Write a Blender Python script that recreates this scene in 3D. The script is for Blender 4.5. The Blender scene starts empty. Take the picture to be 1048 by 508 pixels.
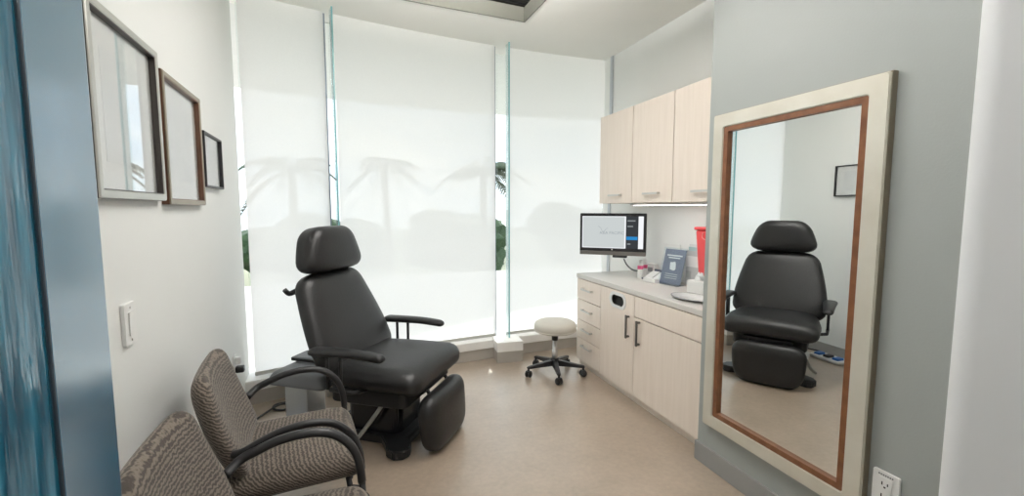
import bpy, bmesh, math, random
from mathutils import Vector, Matrix, noise
random.seed(7)
S = 0.86                      # working units -> metres (applied to every mesh at the end)
PI = math.pi
C = bpy.context.scene.collection
R = math.radians

# ------------------------------------------------------------------ materials
def new_mat(name):
    m = bpy.data.materials.new(name); m.use_nodes = True
    nt = m.node_tree; nt.nodes.clear()
    out = nt.nodes.new('ShaderNodeOutputMaterial')
    return m, nt, out

def pbr(name, col, rough=.5, metal=0., spec=.5, var=.06, vscale=8., bump=0., bscale=60., col2=None, stretch=None, coat=0., coat_ior=1.5, coat_rough=.1):
    m, nt, out = new_mat(name)
    N = nt.nodes.new; L = nt.links.new
    p = N('ShaderNodeBsdfPrincipled'); L(p.outputs[0], out.inputs[0])
    tc = N('ShaderNodeTexCoord'); mp = N('ShaderNodeMapping'); L(tc.outputs['Object'], mp.inputs[0])
    if stretch: mp.inputs['Scale'].default_value = stretch
    n = N('ShaderNodeTexNoise'); n.inputs['Scale'].default_value = vscale; n.inputs['Detail'].default_value = 5
    L(mp.outputs[0], n.inputs[0])
    r = N('ShaderNodeValToRGB'); L(n.outputs['Fac'], r.inputs[0])
    c2 = col2 or tuple(max(0, c*(1-2*var)) for c in col)
    r.color_ramp.elements[0].position = .3; r.color_ramp.elements[1].position = .7
    r.color_ramp.elements[0].color = (*c2, 1); r.color_ramp.elements[1].color = (*col, 1)
    L(r.outputs[0], p.inputs['Base Color'])
    p.inputs['Roughness'].default_value = rough; p.inputs['Metallic'].default_value = metal
    p.inputs['Specular IOR Level'].default_value = spec
    if coat: p.inputs['Coat Weight'].default_value = coat; p.inputs['Coat Roughness'].default_value = coat_rough; p.inputs['Coat IOR'].default_value = coat_ior
    if bump:
        n2 = N('ShaderNodeTexNoise'); n2.inputs['Scale'].default_value = bscale; L(mp.outputs[0], n2.inputs[0])
        b = N('ShaderNodeBump'); b.inputs['Strength'].default_value = bump; b.inputs['Distance'].default_value = .01
        L(n2.outputs['Fac'], b.inputs['Height']); L(b.outputs[0], p.inputs['Normal'])
    return m

M = {}
M['wall'] = pbr('wall_paint', (.87,.88,.86), .62, var=.01, vscale=2, bump=.05, bscale=120)
M['wall_side'] = pbr('wall_paint_grey', (.37,.395,.38), .45, var=.01, vscale=2, bump=.05, bscale=120)  # white wall paint darkened; this wall's dimmer light is put into the colour
M['wall_l'] = pbr('wall_paint_left', (.80,.81,.79), .62, var=.01, vscale=2, bump=.05, bscale=120)  # same white paint, toned down against spill from the added fill panels
M['ceiling'] = pbr('ceiling_paint', (.90,.895,.85), .75, var=.01, vscale=2)
M['base'] = pbr('baseboard_vinyl', (.33,.33,.32), .5, var=.03)
M['sillwhite'] = pbr('sill_white', (.92,.91,.88), .4, var=.02)
M['silltaupe'] = pbr('sill_base_taupe', (.46,.43,.385), .5, var=.03)
M['black_leather'] = pbr('black_vinyl', (.016,.016,.017), .40, var=.12, vscale=6, bump=.12, bscale=90)
M['black_plastic'] = pbr('black_plastic', (.018,.018,.02), .38, var=.08)
M['black_gloss'] = pbr('black_gloss', (.010,.011,.015), .15, var=.05)
M['black_metal'] = pbr('black_metal', (.02,.02,.022), .35, metal=.2, var=.05)
M['chrome'] = pbr('brushed_steel', (.70,.70,.69), .38, metal=.8, var=.04, vscale=30, stretch=(1,1,12))
M['nickel'] = pbr('nickel_handle', (.66,.64,.61), .35, metal=.85, var=.03)
M['darkhandle'] = pbr('dark_pewter_handle', (.17,.155,.14), .38, metal=.7, var=.05)
M['grey_plastic'] = pbr('grey_plastic', (.15,.155,.165), .5, var=.04)
M['light_grey'] = pbr('light_grey_plastic', (.62,.63,.62), .5, var=.03)
M['white_plastic'] = pbr('white_plastic', (.82,.82,.80), .4, var=.02)
M['cream_vinyl'] = pbr('cream_vinyl', (.62,.59,.52), .45, var=.04, bump=.06)
M['counter'] = pbr('counter_solid_surface', (.66,.64,.60), .28, var=.03, vscale=140)
M['wood'] = pbr('pale_wood_laminate', (.88,.78,.69), .36, col2=(.83,.73,.635), vscale=5, stretch=(9,9,.5), bump=.02)
M['woodedge'] = pbr('laminate_edge', (.62,.50,.40), .5, var=.04)
M['dark_gap'] = pbr('dark_interior', (.012,.011,.010), .8)
M['blue_paint'] = pbr('blue_door_paint', (.018,.13,.235), .2, var=.04, vscale=3, spec=.8, coat=1., coat_ior=2.0, coat_rough=.14)
M['champagne'] = pbr('champagne_leaf', (.70,.68,.60), .42, metal=.3, col2=(.63,.60,.51), vscale=7, bump=.1, bscale=30)
M['copper_wood'] = pbr('reddish_brown_wood', (.24,.10,.042), .35, col2=(.17,.065,.028), vscale=8, stretch=(8,3,3))
M['walnut'] = pbr('walnut_frame', (.16,.075,.04), .35, col2=(.10,.045,.025), vscale=9, stretch=(6,6,1.5))
M['silver_frame'] = pbr('silver_frame', (.55,.54,.50), .32, metal=.8, var=.05)
M['gold_frame'] = pbr('pewter_gold_frame', (.33,.28,.21), .35, metal=.7, var=.06)
M['mat'] = pbr('mat_board', (.80,.81,.79), .7, var=.01)
M['paper'] = pbr('paper', (.76,.78,.77), .6, var=.03, vscale=5)
M['flyer_grey'] = pbr('flyer_grey', (.52,.54,.54), .6, var=.04)
M['artgrey'] = pbr('faint_print', (.70,.715,.71), .6, col2=(.76,.77,.76), vscale=7)
M['red_plastic'] = pbr('red_plastic', (.78,.07,.075), .35, var=.04)
M['slate_card'] = pbr('slate_card', (.20,.215,.29), .5, var=.04)
M['white_print'] = pbr('white_print', (.80,.80,.80), .6, var=.01)
M['grey_print'] = pbr('grey_print', (.40,.42,.42), .6, var=.05)
M['green_card'] = pbr('dark_green_card', (.045,.10,.085), .5, var=.05)
M['teal_card'] = pbr('pale_teal_card', (.42,.60,.60), .5, var=.05)
M['pink_print'] = pbr('pink_print', (.80,.12,.28), .5, var=.05)
M['navy'] = pbr('navy_card', (.10,.12,.17), .5, var=.05)
M['blue_plastic'] = pbr('blue_pedal', (.02,.12,.40), .4, var=.05)
M['cable_grey'] = pbr('grey_tubing', (.36,.36,.33), .45, var=.03)
M['concrete'] = pbr('terrace_concrete', (.60,.58,.55), .8, var=.05, vscale=1.2)
M['soffit'] = pbr('white_soffit', (.82,.82,.80), .7, var=.02)
M['trunk'] = pbr('palm_trunk', (.20,.16,.11), .9, var=.2, vscale=3)
M['frond'] = pbr('palm_frond', (.055,.10,.035), .6, var=.25, vscale=2)
M['leaf'] = pbr('tree_leaf', (.05,.10,.04), .7, col2=(.02,.05,.02), vscale=2.5, bump=.5, bscale=6)
M['render_wall'] = pbr('pale_render', (.70,.68,.64), .8, var=.04, vscale=1)
M['rail'] = pbr('aluminium_mullion', (.25,.29,.36), .4, metal=.4, var=.04)

def floor_mat():
    m, nt, out = new_mat('beige_sheet_vinyl'); N = nt.nodes.new; L = nt.links.new
    p = N('ShaderNodeBsdfPrincipled'); L(p.outputs[0], out.inputs[0])
    tc = N('ShaderNodeTexCoord')
    n1 = N('ShaderNodeTexNoise'); n1.inputs['Scale'].default_value = 3.2; n1.inputs['Detail'].default_value = 8; n1.inputs['Roughness'].default_value = .68
    n2 = N('ShaderNodeTexNoise'); n2.inputs['Scale'].default_value = 38; n2.inputs['Detail'].default_value = 4
    L(tc.outputs['Object'], n1.inputs[0]); L(tc.outputs['Object'], n2.inputs[0])
    r1 = N('ShaderNodeValToRGB'); r1.color_ramp.elements[0].position = .3; r1.color_ramp.elements[1].position = .72
    r1.color_ramp.elements[0].color = (.36,.285,.215,1); r1.color_ramp.elements[1].color = (.47,.38,.295,1)
    r2 = N('ShaderNodeValToRGB'); r2.color_ramp.elements[0].position = .3; r2.color_ramp.elements[1].position = .7
    r2.color_ramp.elements[0].color = (.86,.86,.86,1); r2.color_ramp.elements[1].color = (1,1,1,1)
    mx = N('ShaderNodeMixRGB'); mx.blend_type = 'MULTIPLY'; mx.inputs[0].default_value = 1
    L(n1.outputs['Fac'], r1.inputs[0]); L(n2.outputs['Fac'], r2.inputs[0]); L(r1.outputs[0], mx.inputs[1]); L(r2.outputs[0], mx.inputs[2])
    L(mx.outputs[0], p.inputs['Base Color']); p.inputs['Roughness'].default_value = .33; p.inputs['Specular IOR Level'].default_value = .9; p.inputs['Coat Weight'].default_value = .8; p.inputs['Coat Roughness'].default_value = .28
    return m
M['floor'] = floor_mat()

def fabric_mat():
    m, nt, out = new_mat('rippled_taupe_fabric'); N = nt.nodes.new; L = nt.links.new
    p = N('ShaderNodeBsdfPrincipled'); L(p.outputs[0], out.inputs[0])
    tc = N('ShaderNodeTexCoord'); mp = N('ShaderNodeMapping'); mp.inputs['Rotation'].default_value = (0, R(-35), 0)
    L(tc.outputs['Object'], mp.inputs[0])
    w = N('ShaderNodeTexWave'); w.wave_type = 'BANDS'; w.bands_direction = 'Z'; w.inputs['Scale'].default_value = 36
    w.inputs['Distortion'].default_value = 3.8; w.inputs['Detail'].default_value = 1.0; w.inputs['Detail Scale'].default_value = 2.2
    L(mp.outputs[0], w.inputs[0])
    r = N('ShaderNodeValToRGB'); r.color_ramp.elements[0].position = .2; r.color_ramp.elements[1].position = .95
    r.color_ramp.elements[0].color = (.050,.039,.031,1); r.color_ramp.elements[1].color = (.185,.152,.122,1)
    L(w.outputs['Fac'], r.inputs[0]); L(r.outputs[0], p.inputs['Base Color'])
    p.inputs['Roughness'].default_value = .9; p.inputs['Sheen Weight'].default_value = .15
    b = N('ShaderNodeBump'); b.inputs['Strength'].default_value = .2; b.inputs['Distance'].default_value = .005
    L(w.outputs['Fac'], b.inputs['Height']); L(b.outputs[0], p.inputs['Normal'])
    return m
M['fabric'] = fabric_mat()

def blind_mat():
    m, nt, out = new_mat('sheer_white_blind'); N = nt.nodes.new; L = nt.links.new
    tr = N('ShaderNodeBsdfTransparent'); tl = N('ShaderNodeBsdfTranslucent'); df = N('ShaderNodeBsdfDiffuse')
    tc = N('ShaderNodeTexCoord'); n = N('ShaderNodeTexNoise'); n.inputs['Scale'].default_value = 90
    L(tc.outputs['Object'], n.inputs[0])
    r = N('ShaderNodeValToRGB'); r.color_ramp.elements[0].color = (.87,.85,.84,1); r.color_ramp.elements[1].color = (.91,.89,.88,1)
    L(n.outputs['Fac'], r.inputs[0]); L(r.outputs[0], tl.inputs[0]); L(r.outputs[0], df.inputs[0])
    m1 = N('ShaderNodeMixShader'); m1.inputs[0].default_value = .30; L(tl.outputs[0], m1.inputs[1]); L(df.outputs[0], m1.inputs[2])
    m2 = N('ShaderNodeMixShader'); m2.inputs[0].default_value = .07; L(m1.outputs[0], m2.inputs[1]); L(tr.outputs[0], m2.inputs[2])
    L(m2.outputs[0], out.inputs[0]); return m
M['blind'] = blind_mat()

def glass_mat(name, tint, gloss_mult=1.):
    m, nt, out = new_mat(name); N = nt.nodes.new; L = nt.links.new
    tr = N('ShaderNodeBsdfTransparent'); tr.inputs[0].default_value = (*tint, 1)
    gl = N('ShaderNodeBsdfGlossy'); gl.inputs['Roughness'].default_value = .02
    lw = N('ShaderNodeLayerWeight'); lw.inputs['Blend'].default_value = .5
    pw = N('ShaderNodeMath'); pw.operation = 'POWER'; pw.inputs[1].default_value = 4.5; L(lw.outputs['Facing'], pw.inputs[0])
    mu = N('ShaderNodeMath'); mu.operation = 'MULTIPLY_ADD'; mu.inputs[1].default_value = .9; mu.inputs[2].default_value = .03*gloss_mult
    mu.use_clamp = True; L(pw.outputs[0], mu.inputs[0])
    mx = N('ShaderNodeMixShader'); L(mu.outputs[0], mx.inputs[0]); L(tr.outputs[0], mx.inputs[1]); L(gl.outputs[0], mx.inputs[2])
    L(mx.outputs[0], out.inputs[0]); return m
M['pane'] = glass_mat('window_glass', (.95,.975,.97))
M['fin'] = glass_mat('fin_glass', (.88,.95,.95))
M['picglass'] = glass_mat('picture_glass', (.98,.98,.98), 3.0)
M['acrylic'] = glass_mat('clear_acrylic', (.93,.96,.97))
M['finedge'] = pbr('teal_glass_edge', (.26,.56,.60), .2, var=.1, vscale=4)

def mirror_mat():
    m, nt, out = new_mat('mirror_silver'); N = nt.nodes.new
    g = N('ShaderNodeBsdfGlossy'); g.inputs[0].default_value = (.86,.88,.87,1); g.inputs['Roughness'].default_value = 0.004
    nt.links.new(g.outputs[0], out.inputs[0]); return m
M['mirror'] = mirror_mat()

def rain_mat():
    m, nt, out = new_mat('rippled_blue_glass'); N = nt.nodes.new; L = nt.links.new
    p = N('ShaderNodeBsdfPrincipled'); L(p.outputs[0], out.inputs[0])
    tc = N('ShaderNodeTexCoord'); mp = N('ShaderNodeMapping'); mp.inputs['Scale'].default_value = (1, 26, 2.2)
    L(tc.outputs['Object'], mp.inputs[0])
    n = N('ShaderNodeTexNoise'); n.inputs['Scale'].default_value = 2.2; n.inputs['Detail'].default_value = 2.5
    L(mp.outputs[0], n.inputs[0])
    r = N('ShaderNodeValToRGB'); r.color_ramp.elements[0].position = .35; r.color_ramp.elements[1].position = .7
    r.color_ramp.elements[0].color = (.005,.075,.135,1); r.color_ramp.elements[1].color = (.03,.20,.31,1)
    L(n.outputs['Fac'], r.inputs[0]); L(r.outputs[0], p.inputs['Base Color'])
    p.inputs['Roughness'].default_value = .06; p.inputs['Specular IOR Level'].default_value = .8
    b = N('ShaderNodeBump'); b.inputs['Strength'].default_value = .28; b.inputs['Distance'].default_value = .008
    L(n.outputs['Fac'], b.inputs['Height']); L(b.outputs[0], p.inputs['Normal'])
    return m
M['rain'] = rain_mat()

def emit(name, col, st):
    m, nt, out = new_mat(name); e = nt.nodes.new('ShaderNodeEmission')
    e.inputs[0].default_value = (*col, 1); e.inputs[1].default_value = st
    nt.links.new(e.outputs[0], out.inputs[0]); return m
M['screen_pale'] = emit('screen_pale', (.62,.66,.66), .62)
M['screen_white'] = emit('screen_white', (.9,.92,.95), .66)
M['screen_dark'] = emit('screen_dark', (.045,.05,.055), .65)
M['screen_grey'] = emit('screen_grey', (.32,.35,.36), .5)
M['screen_blue'] = emit('screen_blue', (.03,.25,.58), .65)
M['screen_text'] = emit('screen_text', (.36,.40,.42), .62)
M['lamp'] = emit('lamp_diffuser', (1.,.97,.94), 16.0)  # emission of the added, unseen fill panels
M['lamp_soft'] = emit('lamp_diffuser_dim', (1.,.97,.94), 8.0)
M['lamp_up'] = emit('lamp_uplight', (1.,.97,.94), 80.0)
M['lamp_under'] = emit('under_cabinet_diffuser', (1.,.98,.95), 7.0)

# ------------------------------------------------------------------ mesh helpers
def nb(): return bmesh.new()
def add_box(bm, c, d, rot=None, bev=0.):
    """box centred c, full size d, optional bevel and rotation Matrix (3x3/4x4 applied about c)"""
    b2 = bmesh.new(); bmesh.ops.create_cube(b2, size=1)
    for v in b2.verts: v.co = Vector((v.co.x*d[0], v.co.y*d[1], v.co.z*d[2]))
    if bev: bmesh.ops.bevel(b2, geom=b2.edges[:], offset=bev, segments=2, profile=.6, affect='EDGES', clamp_overlap=True)
    merge(bm, b2, c, rot)
def merge(bm, b2, c=(0,0,0), rot=None):
    for v in b2.verts:
        p = v.co
        if rot is not None: p = rot @ p
        v.co = p + Vector(c)
    me = bpy.data.meshes.new('t'); b2.to_mesh(me); b2.free(); bm.from_mesh(me); bpy.data.meshes.remove(me)
def axis(a, r): return Matrix.Rotation(r, 3, a)
def add_rbox(bm, c, d, r, rot=None, n=4, f=None):
    """soft cushion: box full size d with corner radius r (scalar or per axis), optional deform f(p)->p in local space"""
    h = [x/2 for x in d]; rr = [min(r, x*.999) for x in h] if not isinstance(r, (tuple,list)) else [min(a,b*.999) for a,b in zip(r,h)]
    ks = []
    for i in range(3):
        k = [-h[i] + rr[i]*(1-math.cos(t*PI/2/n)) for t in range(n)]
        m = max(3, min(10, int((2*(h[i]-rr[i]))/.04)))
        mid = [-h[i]+rr[i] + (2*(h[i]-rr[i]))*t/m for t in range(m+1)]
        ks.append(k + mid + [-x for x in reversed(k)])
    b2 = bmesh.new(); vd = {}
    def V(i, j, k):
        key = (i,j,k)
        if key in vd: return vd[key]
        p = Vector((ks[0][i], ks[1][j], ks[2][k]))
        q = Vector([max(-h[a]+rr[a], min(h[a]-rr[a], p[a])) for a in range(3)])
        e = Vector([(p[a]-q[a])/rr[a] for a in range(3)])
        if e.length > 1e-9:
            # map cube-surface direction to sphere
            e.normalize(); p = Vector([q[a]+e[a]*rr[a] for a in range(3)])
        if f: p = f(p)
        vd[key] = b2.verts.new(p); return vd[key]
    nx, ny, nz = [len(k)-1 for k in ks]
    def quad(a,b,c_,d_):
        try: b2.faces.new((a,b,c_,d_))
        except ValueError: pass
    for i in range(nx):
        for j in range(ny):
            quad(V(i,j,0),V(i,j+1,0),V(i+1,j+1,0),V(i+1,j,0)); quad(V(i,j,nz),V(i+1,j,nz),V(i+1,j+1,nz),V(i,j+1,nz))
    for i in range(nx):
        for k in range(nz):
            quad(V(i,0,k),V(i+1,0,k),V(i+1,0,k+1),V(i,0,k+1)); quad(V(i,ny,k),V(i,ny,k+1),V(i+1,ny,k+1),V(i+1,ny,k))
    for j in range(ny):
        for k in range(nz):
            quad(V(0,j,k),V(0,j,k+1),V(0,j+1,k+1),V(0,j+1,k)); quad(V(nx,j,k),V(nx,j+1,k),V(nx,j+1,k+1),V(nx,j,k+1))
    for fc in b2.faces: fc.smooth = True
    merge(bm, b2, c, rot)
def smooth_path(pts, k=6):
    P = [Vector(p) for p in pts]; out = []
    for i in range(len(P)-1):
        p0 = P[max(i-1,0)]; p1 = P[i]; p2 = P[i+1]; p3 = P[min(i+2,len(P)-1)]
        for t in range(k):
            s = t/k
            out.append(.5*((2*p1)+(p2-p0)*s+(2*p0-5*p1+4*p2-p3)*s*s+(3*p1-p0-3*p2+p3)*s**3))
    out.append(P[-1]); return out
def add_tube(bm, pts, r, n=10, smooth=0, sx=1., caps=True):
    P = smooth_path(pts, smooth) if smooth else [Vector(p) for p in pts]
    rad = r if isinstance(r, (list,tuple)) else [r]*len(P)
    if len(rad) != len(P): rad = [rad[0]+(rad[-1]-rad[0])*i/(len(P)-1) for i in range(len(P))]
    rings = []; prev = None
    for i, p in enumerate(P):
        d = (P[min(i+1,len(P)-1)]-P[max(i-1,0)]).normalized()
        if prev is None:
            a = Vector((0,0,1)) if abs(d.z) < .9 else Vector((0,1,0))
            u = d.cross(a).normalized()
        else:
            u = (prev - d*prev.dot(d)).normalized()
        prev = u; v = d.cross(u)
        rings.append([bm.verts.new(p + (u*math.cos(2*PI*t/n)*sx + v*math.sin(2*PI*t/n))*rad[i]) for t in range(n)])
    for a, b in zip(rings, rings[1:]):
        for t in range(n):
            f = bm.faces.new((a[t], a[(t+1)%n], b[(t+1)%n], b[t])); f.smooth = True
    if caps: bm.faces.new(list(reversed(rings[0]))); bm.faces.new(rings[-1])
def add_lathe(bm, prof, c=(0,0,0), n=32, rot=None):
    b2 = bmesh.new(); rings = []
    for r, z in prof:
        if r < 1e-6: rings.append([b2.verts.new((0,0,z))])
        else: rings.append([b2.verts.new((r*math.cos(2*PI*t/n), r*math.sin(2*PI*t/n), z)) for t in range(n)])
    for a, b in zip(rings, rings[1:]):
        for t in range(n):
            if len(a) == 1 and len(b) == 1: continue
            if len(a) == 1: f = b2.faces.new((a[0], b[(t+1)%n], b[t])) if False else b2.faces.new((b[t], b[(t+1)%n], a[0]))
            elif len(b) == 1: f = b2.faces.new((a[t], a[(t+1)%n], b[0]))
            else: f = b2.faces.new((a[t], a[(t+1)%n], b[(t+1)%n], b[t]))
            f.smooth = True
    bmesh.ops.recalc_face_normals(b2, faces=b2.faces[:])
    merge(bm, b2, c, rot)
def add_prism(bm, pts, z0, z1, rot=None, c=(0,0,0), bev=0.):
    b2 = bmesh.new()
    f = b2.faces.new([b2.verts.new((x,y,z0)) for x,y in pts])
    ex = bmesh.ops.extrude_face_region(b2, geom=[f])
    for v in [g for g in ex['geom'] if isinstance(g, bmesh.types.BMVert)]: v.co.z = z1
    bmesh.ops.recalc_face_normals(b2, faces=b2.faces[:])
    if bev: bmesh.ops.bevel(b2, geom=b2.edges[:], offset=bev, segments=2, affect='EDGES', clamp_overlap=True)
    merge(bm, b2, c, rot)
def rrect(w, h, r, n=6):
    out = []
    for cx, cy, a0 in ((w/2-r,h/2-r,0),(-w/2+r,h/2-r,90),(-w/2+r,-h/2+r,180),(w/2-r,-h/2+r,270)):
        for i in range(n+1):
            a = R(a0+90*i/n); out.append((cx+r*math.cos(a), cy+r*math.sin(a)))
    return out
def ring_plate(bm, outer, inner, z0, z1, rot=None, c=(0,0,0)):
    """flat ring between two loops with equal point count, extruded"""
    b2 = bmesh.new(); n = len(outer)
    def loop(l, z): return [b2.verts.new((x,y,z)) for x,y in l]
    a0, a1, i0, i1 = loop(outer,z0), loop(outer,z1), loop(inner,z0), loop(inner,z1)
    for t in range(n):
        s = (t+1)%n
        b2.faces.new((a0[t],a0[s],a1[s],a1[t])); b2.faces.new((i0[s],i0[t],i1[t],i1[s]))
        b2.faces.new((a1[t],a1[s],i1[s],i1[t])); b2.faces.new((a0[s],a0[t],i0[t],i0[s]))
    bmesh.ops.recalc_face_normals(b2, faces=b2.faces[:]); merge(bm, b2, c, rot)

def obj(name, bm, m, parent=None, loc=None, rz=0., label=None):
    me = bpy.data.meshes.new(name); bm.to_mesh(me); bm.free()
    mm = M[m] if isinstance(m, str) else m
    me.materials.append(mm)
    o = bpy.data.objects.new(name, me); C.objects.link(o)
    if parent is not None: o.parent = parent
    if loc is not None: o.location = loc
    o.rotation_euler = (0,0,rz)
    if label: o['label'] = label
    return o
def tag(o, label, cat, group=None):
    o['label'] = label; o['category'] = cat
    if group: o['group'] = group
    return o
def thing(name, label, cat, loc=(0,0,0), rz=0., group=None):
    o = bpy.data.objects.new(name, None); C.objects.link(o); o.empty_display_size = .1
    o.location = loc; o.rotation_euler = (0,0,rz); return tag(o, label, cat, group)
def struct(name, bm, m, parent=None, loc=None, rz=0.):
    o = obj(name, bm, m, parent, loc, rz)
    if parent is None: o['kind'] = 'structure'
    return o
def copy_tree(o, parent=None):
    c = o.copy(); C.objects.link(c)
    if parent is not None: c.parent = parent
    for ch in list(o.children): copy_tree(ch, c)
    return c
def text_bm(body, size, depth=.0008, align='CENTER'):
    cu = bpy.data.curves.new('t', 'FONT'); cu.body = body; cu.size = size; cu.extrude = depth; cu.align_x = align; cu.align_y = 'CENTER'
    o = bpy.data.objects.new('t', cu); C.objects.link(o)
    bpy.context.view_layer.update()
    me = bpy.data.meshes.new_from_object(o.evaluated_get(bpy.context.evaluated_depsgraph_get()))
    bm = bmesh.new(); bm.from_mesh(me); bpy.data.meshes.remove(me); bpy.data.objects.remove(o); bpy.data.curves.remove(cu)
    return bm
def xf(bm, rot=None, c=(0,0,0)):
    for v in bm.verts: v.co = (rot @ v.co if rot is not None else v.co) + Vector(c)
    return bm

# ------------------------------------------------------------------ setting
ZC = 3.22
AC = (2.4, -5.9)                       # centre of the window arc
def arc(Rr, X): return AC[1] + math.sqrt(Rr*Rr - (X-AC[0])**2)
def arc_n(X, Rr):                      # outward normal angle at X
    return math.atan2(arc(Rr,X)-AC[1], X-AC[0])
RB = 10.46                             # blind radius
LW = lambda Y: -.87-.05*(Y-3.4)        # left wall line
LA = math.atan(.05)

def arc_strip(bm, X0, X1, Ra, Rb, z0, z1, n=24, bev=0.):
    pts = [(X0+(X1-X0)*i/n) for i in range(n+1)]
    lo = [(x, arc(Ra,x)) for x in pts]; hi = []
    for x in pts:
        a = arc_n(x, Ra); hi.append((AC[0]+Rb*math.cos(a), AC[1]+Rb*math.sin(a)))
    add_prism(bm, lo + hi[::-1], z0, z1, bev=bev)

bm = nb()
xs = [-1.6+i*(4.7/24) for i in range(25)]
add_prism(bm, [(-1.6,-2.6),(3.1,-2.6)] + [(x, arc(10.72,x)) for x in reversed(xs)], -.1, 0)
struct('floor', bm, 'floor')

# ceiling with the recess opening
VC = (.99, 3.60); VA = R(5); VW, VD = .92, .56      # recess centre / half... full sizes
VW, VD = 1.20, 1.20
ca, sa = math.cos(VA), math.sin(VA)
corner = Vector((1.435,3.875))
ux, uy = Vector((ca,sa)), Vector((-sa*.3,1)).normalized()
hole = [corner-ux*VW-uy*VD, corner-uy*VD, corner, corner-ux*VW]
bm = nb()
outer = [(-1.6,-2.6),(3.1,-2.6)] + [(x, arc(10.72,x)) for x in reversed(xs)]
b2 = bmesh.new()
def fc(pts): 
    vs = [b2.verts.new((x,y,ZC)) for x,y in pts]; b2.faces.new(vs)
h0,h1,h2,h3 = [(p.x,p.y) for p in hole]
fc([(-1.6,-2.6),(3.1,-2.6),h1,h0]); fc([(3.1,-2.6),(3.1,arc(10.72,3.1)),h2,h1])
fc([(3.1,arc(10.72,3.1))]+[(x,arc(10.72,x)) for x in reversed(xs[1:-1])]+[(-1.6,arc(10.72,-1.6)),h3,h2]); fc([(-1.6,arc(10.72,-1.6)),(-1.6,-2.6),h0,h3])
ex = bmesh.ops.extrude_face_region(b2, geom=b2.faces[:])
for v in [g for g in ex['geom'] if isinstance(g, bmesh.types.BMVert)]: v.co.z += .12
bmesh.ops.remove_doubles(b2, verts=b2.verts[:], dist=1e-4); bmesh.ops.recalc_face_normals(b2, faces=b2.faces[:]); merge(bm, b2)
struct('ceiling', bm, 'ceiling')

# recess: rim and dark grille
rec = thing('ceiling_recess', 'square ceiling recess with taupe sides and black interior', 'ceiling recess', (0,0,0))
bm = nb()
ins = [hole[0]+ux*.012+uy*.012, hole[1]-ux*.012+uy*.012, hole[2]-ux*.012-uy*.012, hole[3]+ux*.012-uy*.012]
ring_plate(bm, [(p.x,p.y) for p in hole], [(p.x,p.y) for p in ins], ZC-.006, ZC+.118)
obj('rim', bm, pbr('recess_rim_paint', (.21,.21,.18), .7, var=.02), rec)  # grey-beige, darkened further against the spill of the added fill panel
bm = nb(); add_prism(bm, [(p.x,p.y) for p in hole], ZC+.121, ZC+.14)
bk = obj('grille', bm, 'dark_gap', rec)
bm = nb()
for i in range(1,16):
    q = hole[0] + uy*(VD*i/16)
    add_tube(bm, [(q.x+.02*ux.x,q.y+.02*ux.y,ZC+.112), (q.x+(VW-.02)*ux.x,q.y+(VW-.02)*ux.y,ZC+.112)], .006, 6)
obj('louvre_bars', bm, 'black_plastic', bk)

# left wall (runs slightly outward towards the window)
def lw_pt(Y, off=0.): return (LW(Y)+off, Y)
bm = nb(); add_prism(bm, [(LW(-.04),-.04),(LW(4.12),4.12),(LW(4.12)-.12,4.12),(LW(-.04)-.12,-.04)], 0, ZC)
struct('wall_left', bm, 'wall_l')
bm = nb(); add_prism(bm, [(LW(.12)+.014,.12),(LW(3.93)+.014,3.93),(LW(3.93)-.002,3.93),(LW(.12)-.002,.12)], 0, .1, bev=.003)
struct('baseboard_left', bm, 'base')

# right wall with the mirror (projects in front of the cabinet niche)
XR = 1.975; YN = 2.18; XN = 2.66
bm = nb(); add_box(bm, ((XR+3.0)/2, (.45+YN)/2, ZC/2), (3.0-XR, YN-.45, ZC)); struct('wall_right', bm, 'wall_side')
bm = nb(); add_box(bm, (XR-.007, (.66+YN)/2, .06), (.014, YN-.66, .12), bev=.003); add_box(bm, (XR+.02, YN+.006, .06), (.068, .012, .12), bev=.003)
struct('baseboard_right', bm, 'base')
bm = nb(); add_box(bm, (XN+.08, (YN+4.58)/2, ZC/2), (.16, 4.58-YN, ZC)); struct('wall_niche', bm, 'wall')
# slim grey corner post where the niche meets the window
bm = nb(); add_box(bm, (XN-.008, 4.42, ZC/2), (.014, .05, ZC), bev=.003); struct('trim_1', bm, pbr('corner_post_grey', (.60,.64,.68), .5))

# entry wall beside the camera: right jamb with a rounded corner; the left half carries the door
bm = nb()
pts = [(1.275,.30)] + [(1.275+.07-.07*math.cos(R(a)), .58+.07*math.sin(R(a))) for a in range(0,91,2)] + [(XR+.02,.65),(XR+.02,.30)]
add_prism(bm, pts, 0, ZC)
o = struct('wall_entry', bm, pbr('entry_wall_paint', (.80,.81,.82), .38, var=.01, vscale=2))
bm = nb(); add_box(bm, (-.70,-.10,ZC/2), (.50,.12,ZC)); struct('wall_front', bm, 'wall')
bm = nb(); add_box(bm, (.75,-2.55,ZC/2), (4.7,.1,ZC)); struct('wall_corridor', bm, 'wall')
bm = nb(); add_box(bm, (-1.55,-1.3,ZC/2), (.1,2.5,ZC)); struct('wall_corridor_left', bm, 'wall')
bm = nb(); add_box(bm, (3.05,-1.1,ZC/2), (.1,2.9,ZC)); struct('wall_corridor_right', bm, 'wall')

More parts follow.
